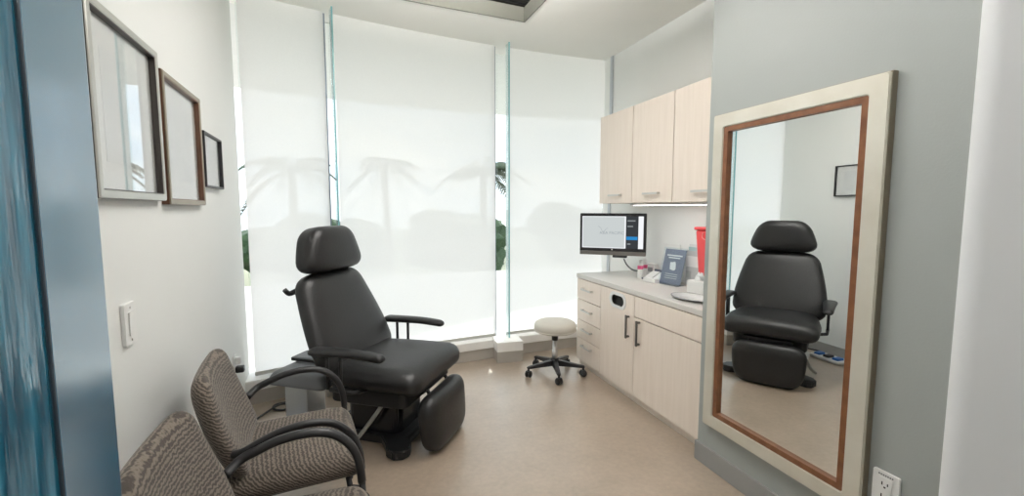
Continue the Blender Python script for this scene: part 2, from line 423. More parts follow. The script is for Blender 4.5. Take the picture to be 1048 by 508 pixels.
# the blue door leaf, opened into the room
dr = bpy.data.objects.new('door_1', None); C.objects.link(dr); dr.location = (-.42, -.02, 0); dr['kind'] = 'structure'
DH = 2.62
bm = nb()
add_box(bm, (-.024, .894, DH/2+.01), (.048, .155, DH), bev=.004)
obj('stile', bm, 'blue_paint', dr)
bm = nb(); add_box(bm, (-.024, .075, DH/2+.01), (.048, .145, DH), bev=.004); obj('stile', bm, 'blue_paint', dr)
for z in (.11, DH-.06):
    bm = nb(); add_box(bm, (-.024,.482,z), (.048,.666,.2 if z<1 else .14), bev=.003); obj('rail', bm, 'blue_paint', dr)
bm = nb()
n, mz = 60, 30
b2 = bmesh.new(); g = [[None]*(mz+1) for _ in range(n+1)]
for i in range(n+1):
    for k in range(mz+1):
        y = .149+.666*i/n; z = .21+(DH-.34)*k/mz
        g[i][k] = b2.verts.new((-.003+.0010*math.sin(y*110+2.2*noise.noise(Vector((y*9,z*1.3,0)))), y, z))
for i in range(n):
    for k in range(mz):
        f = b2.faces.new((g[i][k],g[i+1][k],g[i+1][k+1],g[i][k+1])); f.smooth = True
ex = bmesh.ops.extrude_face_region(b2, geom=b2.faces[:])
for v in [q for q in ex['geom'] if isinstance(q, bmesh.types.BMVert)]: v.co.x -= .02
bmesh.ops.recalc_face_normals(b2, faces=b2.faces[:]); merge(bm, b2)
obj('glass_panel', bm, 'rain', dr)
bm = nb(); add_box(bm, (-.003,.8155,DH/2), (.008,.007,DH-.3), bev=.003); obj('glazing_bead', bm, pbr('dark_bead', (.012,.03,.05), .4), dr)

# window sill (white top, taupe base) following the arc, and mullion block
sill = bpy.data.objects.new('trim_2', None); C.objects.link(sill); sill['kind'] = 'structure'
bm = nb(); arc_strip(bm, LW(4.0)+.005, XN-.002, 10.36, 10.72, .115, .20, bev=.006); obj('sill_ledge', bm, 'sillwhite', sill)
bm = nb(); arc_strip(bm, LW(4.0)+.005, XN-.002, 10.375, 10.72, 0, .115); obj('sill_base', bm, 'silltaupe', sill)
blk = bpy.data.objects.new('trim_3', None); C.objects.link(blk); blk['kind'] = 'structure'
xa = 1.425; blk.location = (xa, arc(10.30,xa), 0); blk.rotation_euler = (0,0,-R(4))
bm = nb(); add_box(bm, (0,0,.165), (.275,.26,.10), bev=.006); obj('block_cap', bm, 'sillwhite', blk)
bm = nb(); add_box(bm, (0,0,.0575), (.265,.25,.115)); obj('block_base', bm, 'silltaupe', blk)
xb = -.20; blk2 = bpy.data.objects.new('trim_4', None); C.objects.link(blk2); blk2['kind'] = 'structure'
blk2.location = (xb, arc(10.30,xb), 0); blk2.rotation_euler = (0,0,R(14))
bm = nb(); add_box(bm, (0,0,.165), (.275,.26,.10), bev=.006); obj('block_cap', bm, 'sillwhite', blk2)
bm = nb(); add_box(bm, (0,0,.0575), (.265,.25,.115)); obj('block_base', bm, 'silltaupe', blk2)

# windows: curved panes, glass fins
spans = [(-.90,-.215),(-.215,1.44),(1.44,2.66)]
for i, (a, b) in enumerate(spans):
    w = bpy.data.objects.new('window_%d' % (i+1), None); C.objects.link(w); w['kind'] = 'structure'
    bm = nb(); arc_strip(bm, a, b, 10.68, 10.70, .2, ZC, 16); obj('pane', bm, 'pane', w)
    if i < 2:
        an = arc_n(b, 10.5)
        rot = axis('Z', an)
        ctr = lambda r: (AC[0]+r*math.cos(an), AC[1]+r*math.sin(an))
        r0, r1 = (10.315, 10.41)
        c = ctr((r0+r1)/2)
        bm = nb(); add_box(bm, (c[0],c[1],(ZC+.215)/2), (r1-r0-.02, .009, ZC-.215), rot); obj('fin', bm, 'fin', w)
        c = ctr(r0+.006)
        bm = nb(); add_box(bm, (c[0],c[1],(ZC+.215)/2), (.010,.011,ZC-.215), rot); obj('fin_edge', bm, 'finedge', w)
        c = ctr(10.50); off = -.035 if i == 0 else -.085
        bm = nb(); add_box(bm, (c[0]+off,c[1],(ZC+.2)/2), (.03,.022 if i == 0 else .010,ZC-.2), rot); obj('mullion', bm, 'rail', w)

# roller blinds
labels = ['narrow sheer white roller blind beside the left wall',
          'widest sheer white roller blind, in the middle behind the black exam chair',
          'sheer white roller blind behind the cream stool and monitor']
bsp = [(-.845,-.245),(-.165,1.345),(1.465,2.645)]
for i, (a, b) in enumerate(bsp):
    t = thing('roller_blind', labels[i], 'window blind', (0,0,0), 0, 'white roller blinds across the curved window')
    bm = nb(); cols = []
    for q in range(25):
        x = a+(b-a)*q/24; cols.append((bm.verts.new((x,arc(RB,x),.22)), bm.verts.new((x,arc(RB,x),ZC-.003))))
    for c0, c1 in zip(cols, cols[1:]): f = bm.faces.new((c0[0],c1[0],c1[1],c0[1])); f.smooth = True
    obj('blind_fabric', bm, 'blind', t)
    bm = nb(); arc_strip(bm, a, b, RB-.008, RB+.01, .205, .236, 20, bev=.003); obj('hem_bar', bm, pbr('hem_bar_grey', (.52,.51,.47), .5), t)

# ------------------------------------------------------------------ outside
def arc_slab(Ra, Rb, z0, z1, X0, X1):
    b = nb(); arc_strip(b, X0, X1, Ra, Rb, z0, z1, 24); return b
struct('terrace', arc_slab(10.73, 17.5, -.25, -.12, -6, 9), 'concrete')
struct('roof_overhang', arc_slab(10.73, 13.75, ZC+.02, ZC+.35, -7.2, 9.4), 'soffit')
bm = nb(); add_box(bm, (6, 60, -4.2), (260, 130, .4)); struct('ground', bm, pbr('distant_ground', (.30,.32,.22), .9, var=.2, vscale=.1))

def palm(x, y, zb, h, lean, rc, seed, label):
    rnd = random.Random(seed)
    t = thing('palm_tree', label, 'palm tree', (x,y,zb), 0, 'palms beyond the window')
    top = Vector((lean,0,h))
    bm = nb(); add_tube(bm, [(0,0,0),(lean*.2,0,h*.4),(lean*.6,0,h*.75),tuple(top)], [.22,.13], 8, smooth=4); obj('trunk', bm, 'trunk', t)
    bm = nb()
    for k in range(17):
        az = 2*PI*k/17 + rnd.uniform(-.15,.15); el = rnd.uniform(-.1,1.35); Lf = rc*rnd.uniform(.8,1.15)
        d = Vector((math.cos(az), math.sin(az), 0)); pts = []
        for s in range(9):
            q = s/8; pts.append(top + d*(Lf*q*math.cos(el*.6)) + Vector((0,0, Lf*(math.sin(el)*q - .85*q*q))))
        add_tube(bm, pts, [.03,.006], 5)
        for s in range(0,8):
            for sd in (-1,1):
                for m2 in range(3):
                    q = pts[s].lerp(pts[s+1], m2/3); side = d.cross(Vector((0,0,1)))*sd
                    w = Lf*.24*math.sin(PI*(.12+.8*(s+m2/3)/8))
                    tip = q + side*w*.75 + d*w*.5 + Vector((0,0,-w*.55))
                    n0 = d*.062
                    bm.faces.new([bm.verts.new(q-n0), bm.verts.new(q+n0), bm.verts.new(tip)])
    obj('fronds', bm, 'frond', t)
palm(-2.4, 19, -4, 7.0, .0, 1.9, 3, 'dim palm seen through the narrow left blind')
palm(1.3, 21.5, -4, 7.4, -.2, 1.9, 5, 'dim palm left of centre behind the middle blind')
palm(5.0, 18.5, -4, 7.0, .0, 2.1, 11, 'large dim palm at the right of the middle blind')
def tree(x, y, zb, w, h, seed, label):
    t = thing('broadleaf_tree', label, 'tree', (x,y,zb), 0, 'trees beyond the terrace')
    bm = nb(); add_tube(bm, [(0,0,0),(.1,0,h*.5)], [.25,.15], 8); obj('trunk', bm, 'trunk', t)
    bm = nb(); rnd = random.Random(seed)
    for k in range(9):
        b2 = bmesh.new(); bmesh.ops.create_icosphere(b2, subdivisions=3, radius=1)
        c = Vector((rnd.uniform(-.5,.5)*w, rnd.uniform(-.3,.3)*w, h*rnd.uniform(.45,.75))); rr = w*rnd.uniform(.24,.34)
        for v in b2.verts:
            v.co = v.co*rr*(1+.28*noise.noise(v.co*3+Vector((k,seed,0)))+.15*noise.noise(v.co*9))
            v.co.z *= .75
        merge(bm, b2, c)
    obj('crown', bm, 'leaf', t)
for x, y, w, h, s, lab in ((-10,26,6.5,5.9,1,'round tree beyond the terrace at the far left'),(-2.2,29,6.0,5.6,2,'round tree behind the left palm'),(5.6,27,5.6,5.7,3,'round tree between the two middle palms'),
                      (14.8,28,5.5,6.4,4,'round tree behind the right blind'),(24,29,6.5,6.0,6,'round tree farthest to the right beyond the terrace')):
    tree(x, y, -4, w, h, s, lab)

# ------------------------------------------------------------------ exam chair
ec = thing('exam_chair', 'large black vinyl reclining medical exam chair facing the wall mirror', 'exam chair', (.20,3.185,0), R(-34))
def seat_f(p):
    k = 1 - .10*max(0, -p.x/.33)      # narrower toward the back
    z = p.z + .022*(1-(p.y/.40)**2)*(1 if p.z > 0 else 0)
    if p.x > .2: z -= (p.x-.2)**2*1.0
    return Vector((p.x, p.y*k, z))
bm = nb(); add_rbox(bm, (.03,0,.485), (.68,.78,.145), (.085,.10,.06), f=seat_f); obj('seat', bm, 'black_leather', ec)
# backrest: leans back; width grows downward
A = R(30)
def back_f(p):
    t = (p.z+.30)/.60                  # 0 bottom .. 1 top
    w = 1.0 if t < .25 else 1.0-.22*((t-.25)/.75)**1.4
    x = p.x + (.016*(1-(p.y/.36)**2) if p.x > 0 else 0)
    return Vector((x, p.y*w, p.z))
back_rot = axis('Y', -R(24))
bm = nb(); add_rbox(bm, (-.392,0,.80), (.14,.82,.69), (.055,.14,.10), back_rot, f=back_f)
back = obj('backrest', bm, 'black_leather', ec)
def head_f(p):
    t = (p.z+.15)/.30
    w = 1.02-.33*max(0,t)**1.6
    x = p.x + (.02*(1-(p.y/.3)**2) if p.x > 0 else 0)
    return Vector((x, p.y*w, p.z))
bm = nb(); add_rbox(bm, (-.505,0,1.285), (.18,.60,.315), (.06,.12,.09), axis('Y', -R(9)), f=head_f)
obj('headrest', bm, 'black_leather', ec)
for v in (-.10,.10):
    bm = nb(); add_tube(bm, [(-.55,v,1.02),(-.565,v,1.20)], .014, 8); obj('headrest_post', bm, 'black_metal', ec)
bm = nb(); add_tube(bm, [(-.52,-.18,1.03),(-.585,-.235,1.015),(-.615,-.275,1.0),(-.625,-.305,1.03)], [.020,.016], 8, smooth=4); obj('release_lever', bm, 'black_plastic', ec)
# leg rest
def leg_f(p):
    t = (p.z+.17)/.34
    w = 1.0-.13*max(0,1-t*1.3)**2
    return Vector((p.x+(.02*(1-(p.y/.27)**2) if p.x > 0 else 0), p.y*w, p.z))
bm = nb(); add_rbox(bm, (.385,-.022,.187), (.135,.59,.37), (.055,.10,.10), axis('Y', R(-4)), f=leg_f); obj('leg_rest', bm, 'black_leather', ec)
bm = nb()
for v in (-.14,.14): add_tube(bm, [(.22,v,.40),(.33,v,.37),(.34,v,.29)], .013, 8, smooth=3)
add_box(bm, (.30,0,.385), (.05,.40,.03), bev=.006)
obj('leg_rest_hinge', bm, 'black_metal', ec)
# armrests
for sd, dy in ((1,.0),(-1,.0)):
    pb = nb()
    add_rbox(pb, (-.07, sd*.435, .685), (.52,.088,.05), (.04,.036,.024), f=lambda p: Vector((p.x, p.y*(1.1-.25*(p.x/.26)), p.z-.018*(p.x/.26)**2*(1 if p.x>0 else .3))))
    ar = obj('armrest', pb, 'black_leather', ec)
    for u in (-.215,-.12):
        b = nb(); add_tube(b, [(u,sd*.43,.68),(u,sd*.43,.44)], .011, 8); obj('arm_post', b, 'black_metal', ar)
    b = nb(); add_tube(b, [(-.20,sd*.43,.44),(-.03,sd*.43,.435),(-.03,sd*.28,.40)], .015, 8); obj('arm_bracket', b, 'black_metal', ar)
# under-seat box, lift housing, base
bm = nb(); add_prism(bm, rrect(.56,.60,.05), .30, .425, c=(-.03,0,0), bev=.012); obj('seat_frame', bm, 'black_plastic', ec)
bm = nb(); add_prism(bm, rrect(.40,.36,.06), .05, .30, c=(-.07,0,0), bev=.01); lift = obj('lift_housing', bm, 'black_gloss', ec)
bm = nb(); add_prism(bm, rrect(.46,.44,.08), .255, .278, c=(-.07,0,0), bev=.008); obj('housing_lip', bm, 'grey_plastic', lift)
bm = nb()
pts = [(-.42,-.22),(.02,-.22),(.10,-.30),(.14,-.36),(.20,-.385),(.26,-.36),(.28,-.31),(.26,-.25),(.21,-.19),(.21,.19),(.26,.25),(.28,.31),(.26,.36),(.20,.385),(.14,.36),(.10,.30),(.02,.22),(-.42,.22)]
add_prism(bm, pts, .004, .062, bev=.007); obj('base', bm, 'black_plastic', ec)
bm = nb(); add_tube(bm, [(.06,-.20,.33),(.04,-.255,.27),(-.02,-.28,.18),(-.10,-.32,.07),(-.16,-.36,.015)], .013, 8, smooth=5); obj('hose', bm, 'cable_grey', ec, label='thin pale grey hose')

# low equipment table behind it
et = thing('equipment_table', 'low grey equipment table with a steel column behind the exam chair', 'side table', (.20,3.185,0), R(-34))
bm = nb(); add_rbox(bm, (-.62,-.06,.385), (.46,.42,.10), (.05,.05,.03), f=lambda p: Vector((p.x*(1+.12*(p.z/.05)*-1), p.y*(1+.12*(p.z/.05)*-1), p.z))); obj('table_top', bm, 'grey_plastic', et)
bm = nb(); add_box(bm, (-.67,-.10,.185), (.19,.19,.32), bev=.008); obj('column', bm, 'chrome', et)
bm = nb(); add_prism(bm, rrect(.34,.34,.04), .003, .03, c=(-.67,-.10,0), bev=.006); obj('base_plate', bm, 'light_grey', et)
tb = thing('foot_switch', 'flat black tablet lying on the grey equipment table', 'tablet', (-.362,3.635,.4355), R(-34)); tb.name = 'tablet_case'
bm = nb(); add_prism(bm, rrect(.27,.19,.02), 0, .022, bev=.005); obj('case', bm, 'black_plastic', tb)
bm = nb(); add_prism(bm, rrect(.23,.15,.008), .0225, .024); obj('screen', bm, 'black_gloss', tb)

bm = nb(); add_tube(bm, [(-.50,3.86,.012),(-.58,3.90,.010),(-.68,3.87,.010),(-.68,3.79,.010),(-.60,3.75,.010),(-.56,3.80,.022),(-.64,3.82,.028),(-.74,3.70,.012),(-.79,3.58,.010),(-.82,3.44,.010)], .008, 8, smooth=6)
tag(obj('power_cord', bm, 'black_plastic'), 'black power cord looped on the floor by the equipment table', 'cord')

# foot control on the floor by the left wall (seen in the mirror)
fp = thing('foot_control', 'pale grey foot control with blue pedals on the floor by the left wall', 'foot control', (-.665,3.235,0), R(93))
bm = nb(); add_prism(bm, rrect(.34,.17,.05), .003, .035, bev=.01); obj('housing', bm, 'light_grey', fp)
for k, u in enumerate((-.10,.0,.10)):
    b = nb(); add_rbox(b, (u,-.01,.042), (.065,.09,.03), .012); obj('pedal', b, ['blue_plastic','black_plastic','blue_plastic'][k], fp, label=['blue pedal','black pedal','blue pedal'][k])

# ------------------------------------------------------------------ guest chairs
def guest_chair(loc, rz, label):
    t = thing('guest_armchair', label, 'armchair', loc, rz, 'fabric guest armchairs along the left wall')
    def sf(p):
        k = 1-.06*max(0,-p.x/.28)
        return Vector((p.x, p.y*k, p.z+(.012*(1-(p.y/.31)**2)-(.03*max(0,(p.x-.18)/.1)**2) if p.z > 0 else 0)))
    b = nb(); add_rbox(b, (.015,0,.425), (.56,.64,.095), (.06,.07,.042), f=sf); obj('seat', b, 'fabric', t)
    def bf(p):
        q = p.z+.215                               # height along the pad
        w = 1.0 - .14*max(0,(q-.18)/.25)**1.7 - .10*max(0,(.14-q)/.14)
        y = p.y*w
        x = p.x + .25*y*y - .015*math.sin(PI*q/.43)
        return Vector((x, y, p.z))
    b = nb(); add_rbox(b, (-.265,0,.675), (.080,.64,.46), (.036,.085,.075), axis('Y', -R(18)), f=bf); obj('backrest', b, 'fabric', t)
    for v in (-.12,.12):
        b = nb(); add_tube(b, [(-.14,v,.37),(-.21,v,.40),(-.262,v,.52),(-.30,v,.62)], .015, 8, smooth=4); obj('back_support', b, 'black_metal', t)
    for sd in (-1,1):
        b = nb()
        y = sd*.345
        add_tube(b, [(-.205,sd*.300,.600),(-.165,y,.625),(-.11,y,.65),(-.03,y,.678),(.07,y,.688),(.16,y,.668),(.225,y,.61),(.258,y,.53),(.268,y,.44)], [.0165,.0165], 10, smooth=5, sx=1.15)
        ar = obj('arm', b, 'black_plastic', t)
        b = nb(); add_tube(b, [(.268,y,.45),(.275,y,.25),(.285,y,.012)], .013, 10); lg = obj('leg', b, 'black_metal', t)
        b = nb(); add_lathe(b, [(0,0),(.018,0),(.018,.02),(.013,.03),(0,.03)], (.285,y,0), 12); obj('foot_cap', b, 'black_plastic', lg)
        b = nb(); add_tube(b, [(-.20,sd*.26,.37),(-.27,sd*.30,.2),(-.33,sd*.32,.012)], .013, 10); lg = obj('leg', b, 'black_metal', t)
        b = nb(); add_lathe(b, [(0,0),(.018,0),(.018,.02),(.013,.03),(0,.03)], (-.33,sd*.32,0), 12); obj('foot_cap', b, 'black_plastic', lg)
    b = nb()
    for v in (-.24,.24): add_tube(b, [(-.20,v,.368),(.25,v,.368)], .012, 8)
    for u in (-.18,.22): add_tube(b, [(u,-.345 if u>0 else -.26,.368),(u,.345 if u>0 else .26,.368)], .012, 8)
    for sd in (-1,1): add_tube(b, [(.22,sd*.345,.368),(.272,sd*.345,.35)], .011, 8)
    obj('seat_frame', b, 'black_metal', t)
    return t
guest_chair((-.335,2.285,0), R(7.5), 'taupe patterned guest armchair standing nearest the exam chair')
guest_chair((-.275,1.52,0), R(2.5), 'taupe patterned guest armchair cut off by the bottom edge, next to the blue door')

# ------------------------------------------------------------------ stool
st = thing('rolling_stool', 'round cream padded rolling stool on a black five-star base', 'stool', (1.72,3.80,0), R(10))
b = nb(); add_lathe(b, [(0,.515),(.10,.515),(.165,.510),(.19,.495),(.2,.47),(.198,.44),(.185,.418),(.15,.41),(0,.41)], n=48); seat = obj('seat', b, 'cream_vinyl', st)
b = nb(); add_lathe(b, [(.198,.425),(.204,.431),(.198,.437)], n=48); obj('piping', b, 'cream_vinyl', seat)
b = nb(); add_lathe(b, [(0,.408),(.05,.408),(.052,.392),(.032,.385),(.03,.33),(.022,.326),(0,.326)], n=20); obj('height_collar', b, 'black_plastic', st)
b = nb(); add_lathe(b, [(0,.33),(.021,.33),(.021,.235),(.026,.23),(.028,.14),(0,.14)], n=20); obj('gas_lift', b, 'chrome', st)
b = nb(); add_lathe(b, [(0,.155),(.035,.155),(.042,.14),(.042,.09),(.03,.075),(0,.075)], n=20); obj('hub', b, 'black_plastic', st)
for k in range(5):
    a = 2*PI*k/5+R(28); d = Vector((math.cos(a), math.sin(a), 0)); s_ = Vector((-d.y, d.x, 0))
    b = nb()
    b2 = bmesh.new(); rows = []
    for q, w, z0, z1 in ((.03,.030,.085,.14),(.15,.024,.085,.122),(.27,.019,.082,.104),(.285,.012,.084,.098)):
        rows.append([b2.verts.new(d*q + s_*w*sx + Vector((0,0,z))) for sx, z in ((-1,z0),(1,z0),(.8,z1),(-.8,z1))])
    for r0, r1 in zip(rows, rows[1:]):
        for i in range(4): b2.faces.new((r0[i],r0[(i+1)%4],r1[(i+1)%4],r1[i]))
    b2.faces.new(rows[0][::-1]); b2.faces.new(rows[-1]); bmesh.ops.recalc_face_normals(b2, faces=b2.faces[:])
    bmesh.ops.bevel(b2, geom=b2.edges[:], offset=.004, segments=2, affect='EDGES', clamp_overlap=True); merge(b, b2)
    lg = obj('leg', b, 'black_plastic', st)
    b = nb(); c = d*.27
    add_tube(b, [tuple(c+Vector((0,0,.09))), tuple(c+Vector((0,0,.06)))], .010, 8)
    rot = Matrix.Rotation(a+.6, 3, 'Z') @ Matrix.Rotation(PI/2, 3, 'X')
    for o_ in (-.016,.016):
        off = rot @ Vector((0,0,o_)); add_lathe(b, [(0,-.010),(.024,-.010),(.030,-.006),(.030,.006),(.024,.010),(0,.010)], tuple(c+off+Vector((0,0,.031))), 18, rot)
    add_box(b, tuple(c+Vector((0,0,.052))), (.035,.05,.018), axis('Z', a+.6), bev=.005)
    obj('caster', b, 'black_plastic', lg)

# ------------------------------------------------------------------ base cabinets
XF = 2.06; ZT = .885
def cab(name, label, Y0, Y1, grp=None):
    t = thing(name, label, 'cabinet', (XF,(Y0+Y1)/2,0), 0, grp); W = Y1-Y0
    b = nb(); add_box(b, ((XN-XF)/2+.011, 0, (ZT+.07)/2), (XN-XF-.024, W-.002, ZT-.07-.002)); obj('body', b, 'woodedge', t)
    b = nb(); add_box(b, ((XN-XF)/2+.008, 0, .035), (XN-XF-.02, W-.001, .070)); obj('plinth', b, 'wood', t)
    return t, W
def bar_handle(parent, c, length, along, m, rad=.0075, proud=.03):
    b = nb(); h = length/2
    if along == 'y':
        add_box(b, (c[0]-proud,c[1],c[2]), (.010,length,.016), bev=.003)
        for s_ in (-1,1): add_box(b, (c[0]-proud/2,c[1]+s_*(h-.012),c[2]), (proud,.012,.014), bev=.002)
    else:
        add_box(b, (c[0]-proud,c[1],c[2]), (.012,.020,length), bev=.004)
        for s_ in (-1,1): add_box(b, (c[0]-proud/2,c[1],c[2]+s_*(h-.014)), (proud,.016,.014), bev=.002)
    return obj('handle', b, m, parent)
def front(name, t, y0, y1, z0, z1, m='wood'):
    b = nb(); add_box(b, (-.011, (y0+y1)/2, (z0+z1)/2), (.021, y1-y0-.008, z1-z0-.008), bev=.0015); return obj(name, b, m, t)
YA, YB, YC_, YD = 2.245, 2.99, 3.515, 3.975
t, W = cab('drawer_cabinet', 'pale wood base cabinet with four drawers at the window end', YC_, YD)
zz = [.068,.295,.475,.68,.885]
for k in range(4):
    d = front('drawer', t, -W/2, W/2, zz[k], zz[k+1]); bar_handle(d, (-.021,.005,(zz[k]+zz[k+1])/2+(.05 if k==0 else .01)), .19, 'y', 'nickel')
t, W = cab('waste_cabinet', 'pale wood base cabinet with an oval waste opening in its door', YB, YC_)
# door with an oval hole
b = nb(); y0, y1, z0, z1 = -W/2+.003, W/2-.003, .071, .882
rings = [rrect(.25,.135,.066,8), rrect(.19,.085,.042,8)]
cy, cz = -.02, .80
to_x = Matrix(((0,0,-1),(1,0,0),(0,1,0)))          # local (x,y,z) -> (-z, x, y): plate drawn in y/z
inner = [(x+cy, y+cz) for x,y in rings[0]]
def to_rect(p):
    x, y = p[0]-cy, p[1]-cz; s_ = 1e9
    for a, lim in ((x, (y1-cy if x > 0 else y0-cy)), (y, (z1-cz if y > 0 else z0-cz))):
        if abs(a) > 1e-9: s_ = min(s_, lim/a)
    return (cy+x*s_, cz+y*s_)
# add explicit corners by snapping nearest ring points
outer = [to_rect(p) for p in inner]
for cc in ((y0,z0),(y1,z0),(y1,z1),(y0,z1)):
    i = min(range(len(outer)), key=lambda q: (outer[q][0]-cc[0])**2+(outer[q][1]-cc[1])**2)
    outer[i] = cc
ring_plate(b, outer, inner, .001, .0215, rot=to_x)
dd = obj('door', b, 'wood', t)
b = nb(); ring_plate(b, [(x+cy,y+cz) for x,y in rings[0]], [(x+cy,y+cz) for x,y in rings[1]], -.004, .027, rot=to_x); obj('chute_ring', b, 'white_plastic', dd)
b = nb(); ring_plate(b, [(x+cy,y+cz) for x,y in rings[1]], [((x)*.999+cy,(y)*.999+cz) for x,y in rings[1]], -.0045, .02, rot=to_x)
add_prism(b, [(x+cy,y+cz) for x,y in rings[1]], -.006, -.001, rot=to_x); obj('chute_opening', b, 'dark_gap', dd)
bar_handle(dd, (-.0215,-W/2+.07,.62), .19, 'z', 'darkhandle')
t, W = cab('door_cabinet', 'pale wood base cabinet with one wide door under a blank drawer, beside the mirror wall', YA, YB)
front('drawer', t, -W/2, W/2, .715, .885)
dd = front('door', t, -W/2, W/2, .068, .715); bar_handle(dd, (-.021,W/2-.075,.60), .20, 'z', 'darkhandle')
b = nb(); add_box(b, ((XF-.025+XN)/2, (YA-.005+YD+.015)/2, .9075), (XN-XF+.025-.002, YD+.02-YA, .042), bev=.006)
tag(obj('countertop', b, 'counter'), 'long pale grey solid countertop over the base cabinets', 'countertop')

# ------------------------------------------------------------------ upper cabinets
XU = 2.30; Z0, Z1 = 1.62, 2.462
ys = [2.255, 2.845, 3.435, 4.02]
ys = [2.27, 2.885, 3.43, 3.99]
labs = ['pale wood wall cabinet nearest the mirror wall','pale wood wall cabinet in the middle of the row of three','pale wood wall cabinet at the window end above the monitor']
for k in range(3):
    W = ys[k+1]-ys[k]
    t = thing('wall_cabinet', labs[k], 'cabinet', (XU,(ys[k]+ys[k+1])/2,Z0), 0, 'wall cabinets over the counter')
    b = nb(); add_box(b, ((XN-XU)/2+.01,0,(Z1-Z0)/2), (XN-XU-.022,W-.002,Z1-Z0)); obj('body', b, 'woodedge', t)
    b = nb(); add_box(b, (-.011,0,(Z1-Z0)/2), (.021,W-.009,Z1-Z0-.002), bev=.0015); dd = obj('door', b, 'wood', t)
    bar_handle(dd, (-.021,-.03,.075), .20, 'y', 'nickel')
lt = thing('cabinet_light', 'slim white light rail fixed under the wall cabinets', 'light', (2.40,2.94,Z0-.0205), 0)
b = nb(); add_box(b, (0,0,.0115), (.07,1.28,.021), bev=.004); obj('housing', b, 'white_plastic', lt)
b = nb(); add_box(b, (0,0,-.0005), (.045,1.20,.003)); obj('diffuser', b, 'lamp_under', lt)

# ------------------------------------------------------------------ monitor
mo = thing('monitor', 'black widescreen monitor with a pale logo screen above the counter', 'monitor', (2.20,3.60,1.335), 0)
mz_ = R(-41)
mo.rotation_euler = (0,0,mz_)           # local -y faces the viewer
MW, MH = .600, .385
b = nb(); add_prism(b, rrect(MW,MH,.008), -.02, .018, rot=Matrix(((1,0,0),(0,0,-1),(0,1,0))), bev=.004); case = obj('casing', b, 'black_plastic', mo)
RX = Matrix(((1,0,0),(0,0,-1),(0,1,0)))   # xy plate -> facing -y
def plate(name, x0, x1, z0, z1, d, m, parent, th=.0006):
    b = nb(); add_prism(b, [(x0,z0),(x1,z0),(x1,z1),(x0,z1)], d, d+th, rot=RX); return obj(name, b, m, parent)
scr = plate('screen', -MW/2+.022, MW/2-.024, -MH/2+.065, MH/2-.027, .0185, 'screen_white', mo)
plate('logo_page', -MW/2+.029, .11, -MH/2+.072, MH/2-.033, .0192, 'screen_pale', scr)
plate('side_menu', .122, .232, -MH/2+.065, MH/2-.027, .0192, 'screen_dark', scr)
plate('menu_button', .128, .226, -.048, -.018, .0199, 'screen_blue', scr)
for k, z in enumerate((.125,.075,-.085)):
    plate('menu_line', .135, .205-.02*k, z-.006, z+.006, .0199, 'screen_grey', scr)
b = text_bm('ASIA PACIFIC', .038); xf(b, RX, (-.005,-.0200,.012)); obj('logo_text', b, 'screen_text', scr)
b = nb(); add_tube(b, [(-.13,-.0202,.075),(-.105,-.0202,.055),(-.085,-.0202,.02),(-.07,-.0202,.035),(-.04,-.0202,.06)], .0015, 6, smooth=4); obj('logo_swirl', b, 'screen_text', scr)
b = nb(); add_box(b, (.0,-.0195,-MH/2+.018), (MW-.002,.006,.036), bev=.002); obj('speaker_bar', b, pbr('monitor_chin', (.20,.19,.175), .4, metal=.3), mo)
b = nb(); add_lathe(b, [(0,0),(.007,0),(.007,.0012),(0,.0012)], (0,-.0195,-MH/2+.052), 16, axis('X', PI/2)); obj('maker_badge', b, 'light_grey', mo)
b = nb(); add_box(b, (0,.045,0), (.12,.06,.12), bev=.006); add_tube(b, [(0,.07,0),(.10,.20,-.02),(.22,.31,-.02)], .022, 10); obj('mount_arm', b, 'light_grey', mo)
b = nb(); add_rbox(b, (.07,.0,-MH/2-.010), (.13,.05,.022), .008); obj('sensor_bar', b, 'black_plastic', mo)
b = nb(); add_tube(b, [(2.29,3.545,1.11),(2.31,3.53,1.06),(2.38,3.56,1.01),(2.46,3.60,.985),(2.55,3.63,.98),(2.65,3.64,.985)], .007, 8, smooth=5)
tag(obj('monitor_cable', b, 'grey_plastic'), 'dark cable hanging from the monitor to the wall', 'cable')

# ------------------------------------------------------------------ things on the counter
ZK = .929
def bottle(x, y, label):
    t = thing('tube_bottle', label, 'bottle', (x,y,ZK), 0, 'white cream tubes on the counter')
    b = nb(); add_lathe(b, [(0,0),(.024,0),(.026,.004),(.026,.125),(.019,.14),(0,.14)], n=20); bd = obj('body', b, 'white_plastic', t)
    b = nb(); add_lathe(b, [(.0263,.085),(.0263,.118)], n=20); obj('label_band', b, 'pink_print', bd)
    b = nb(); add_lathe(b, [(0,.14),(.015,.14),(.015,.172),(0,.172)], n=16); obj('cap', b, 'white_plastic', t)
bottle(2.44,3.50,'white tube with a pink band, nearest the counter edge')
bottle(2.52,3.55,'white tube with a pink band, just behind the other tube')
t = thing('carton', 'small white carton behind the white tubes', 'box', (2.61,3.55,ZK), R(8))
b = nb(); add_box(b, (0,0,.062), (.06,.09,.124), bev=.002); bx = obj('box', b, 'white_plastic', t)
b = nb(); add_box(b, (-.0305,0,.07), (.001,.06,.04)); obj('print', b, 'grey_print', bx)
ck = R(-28)
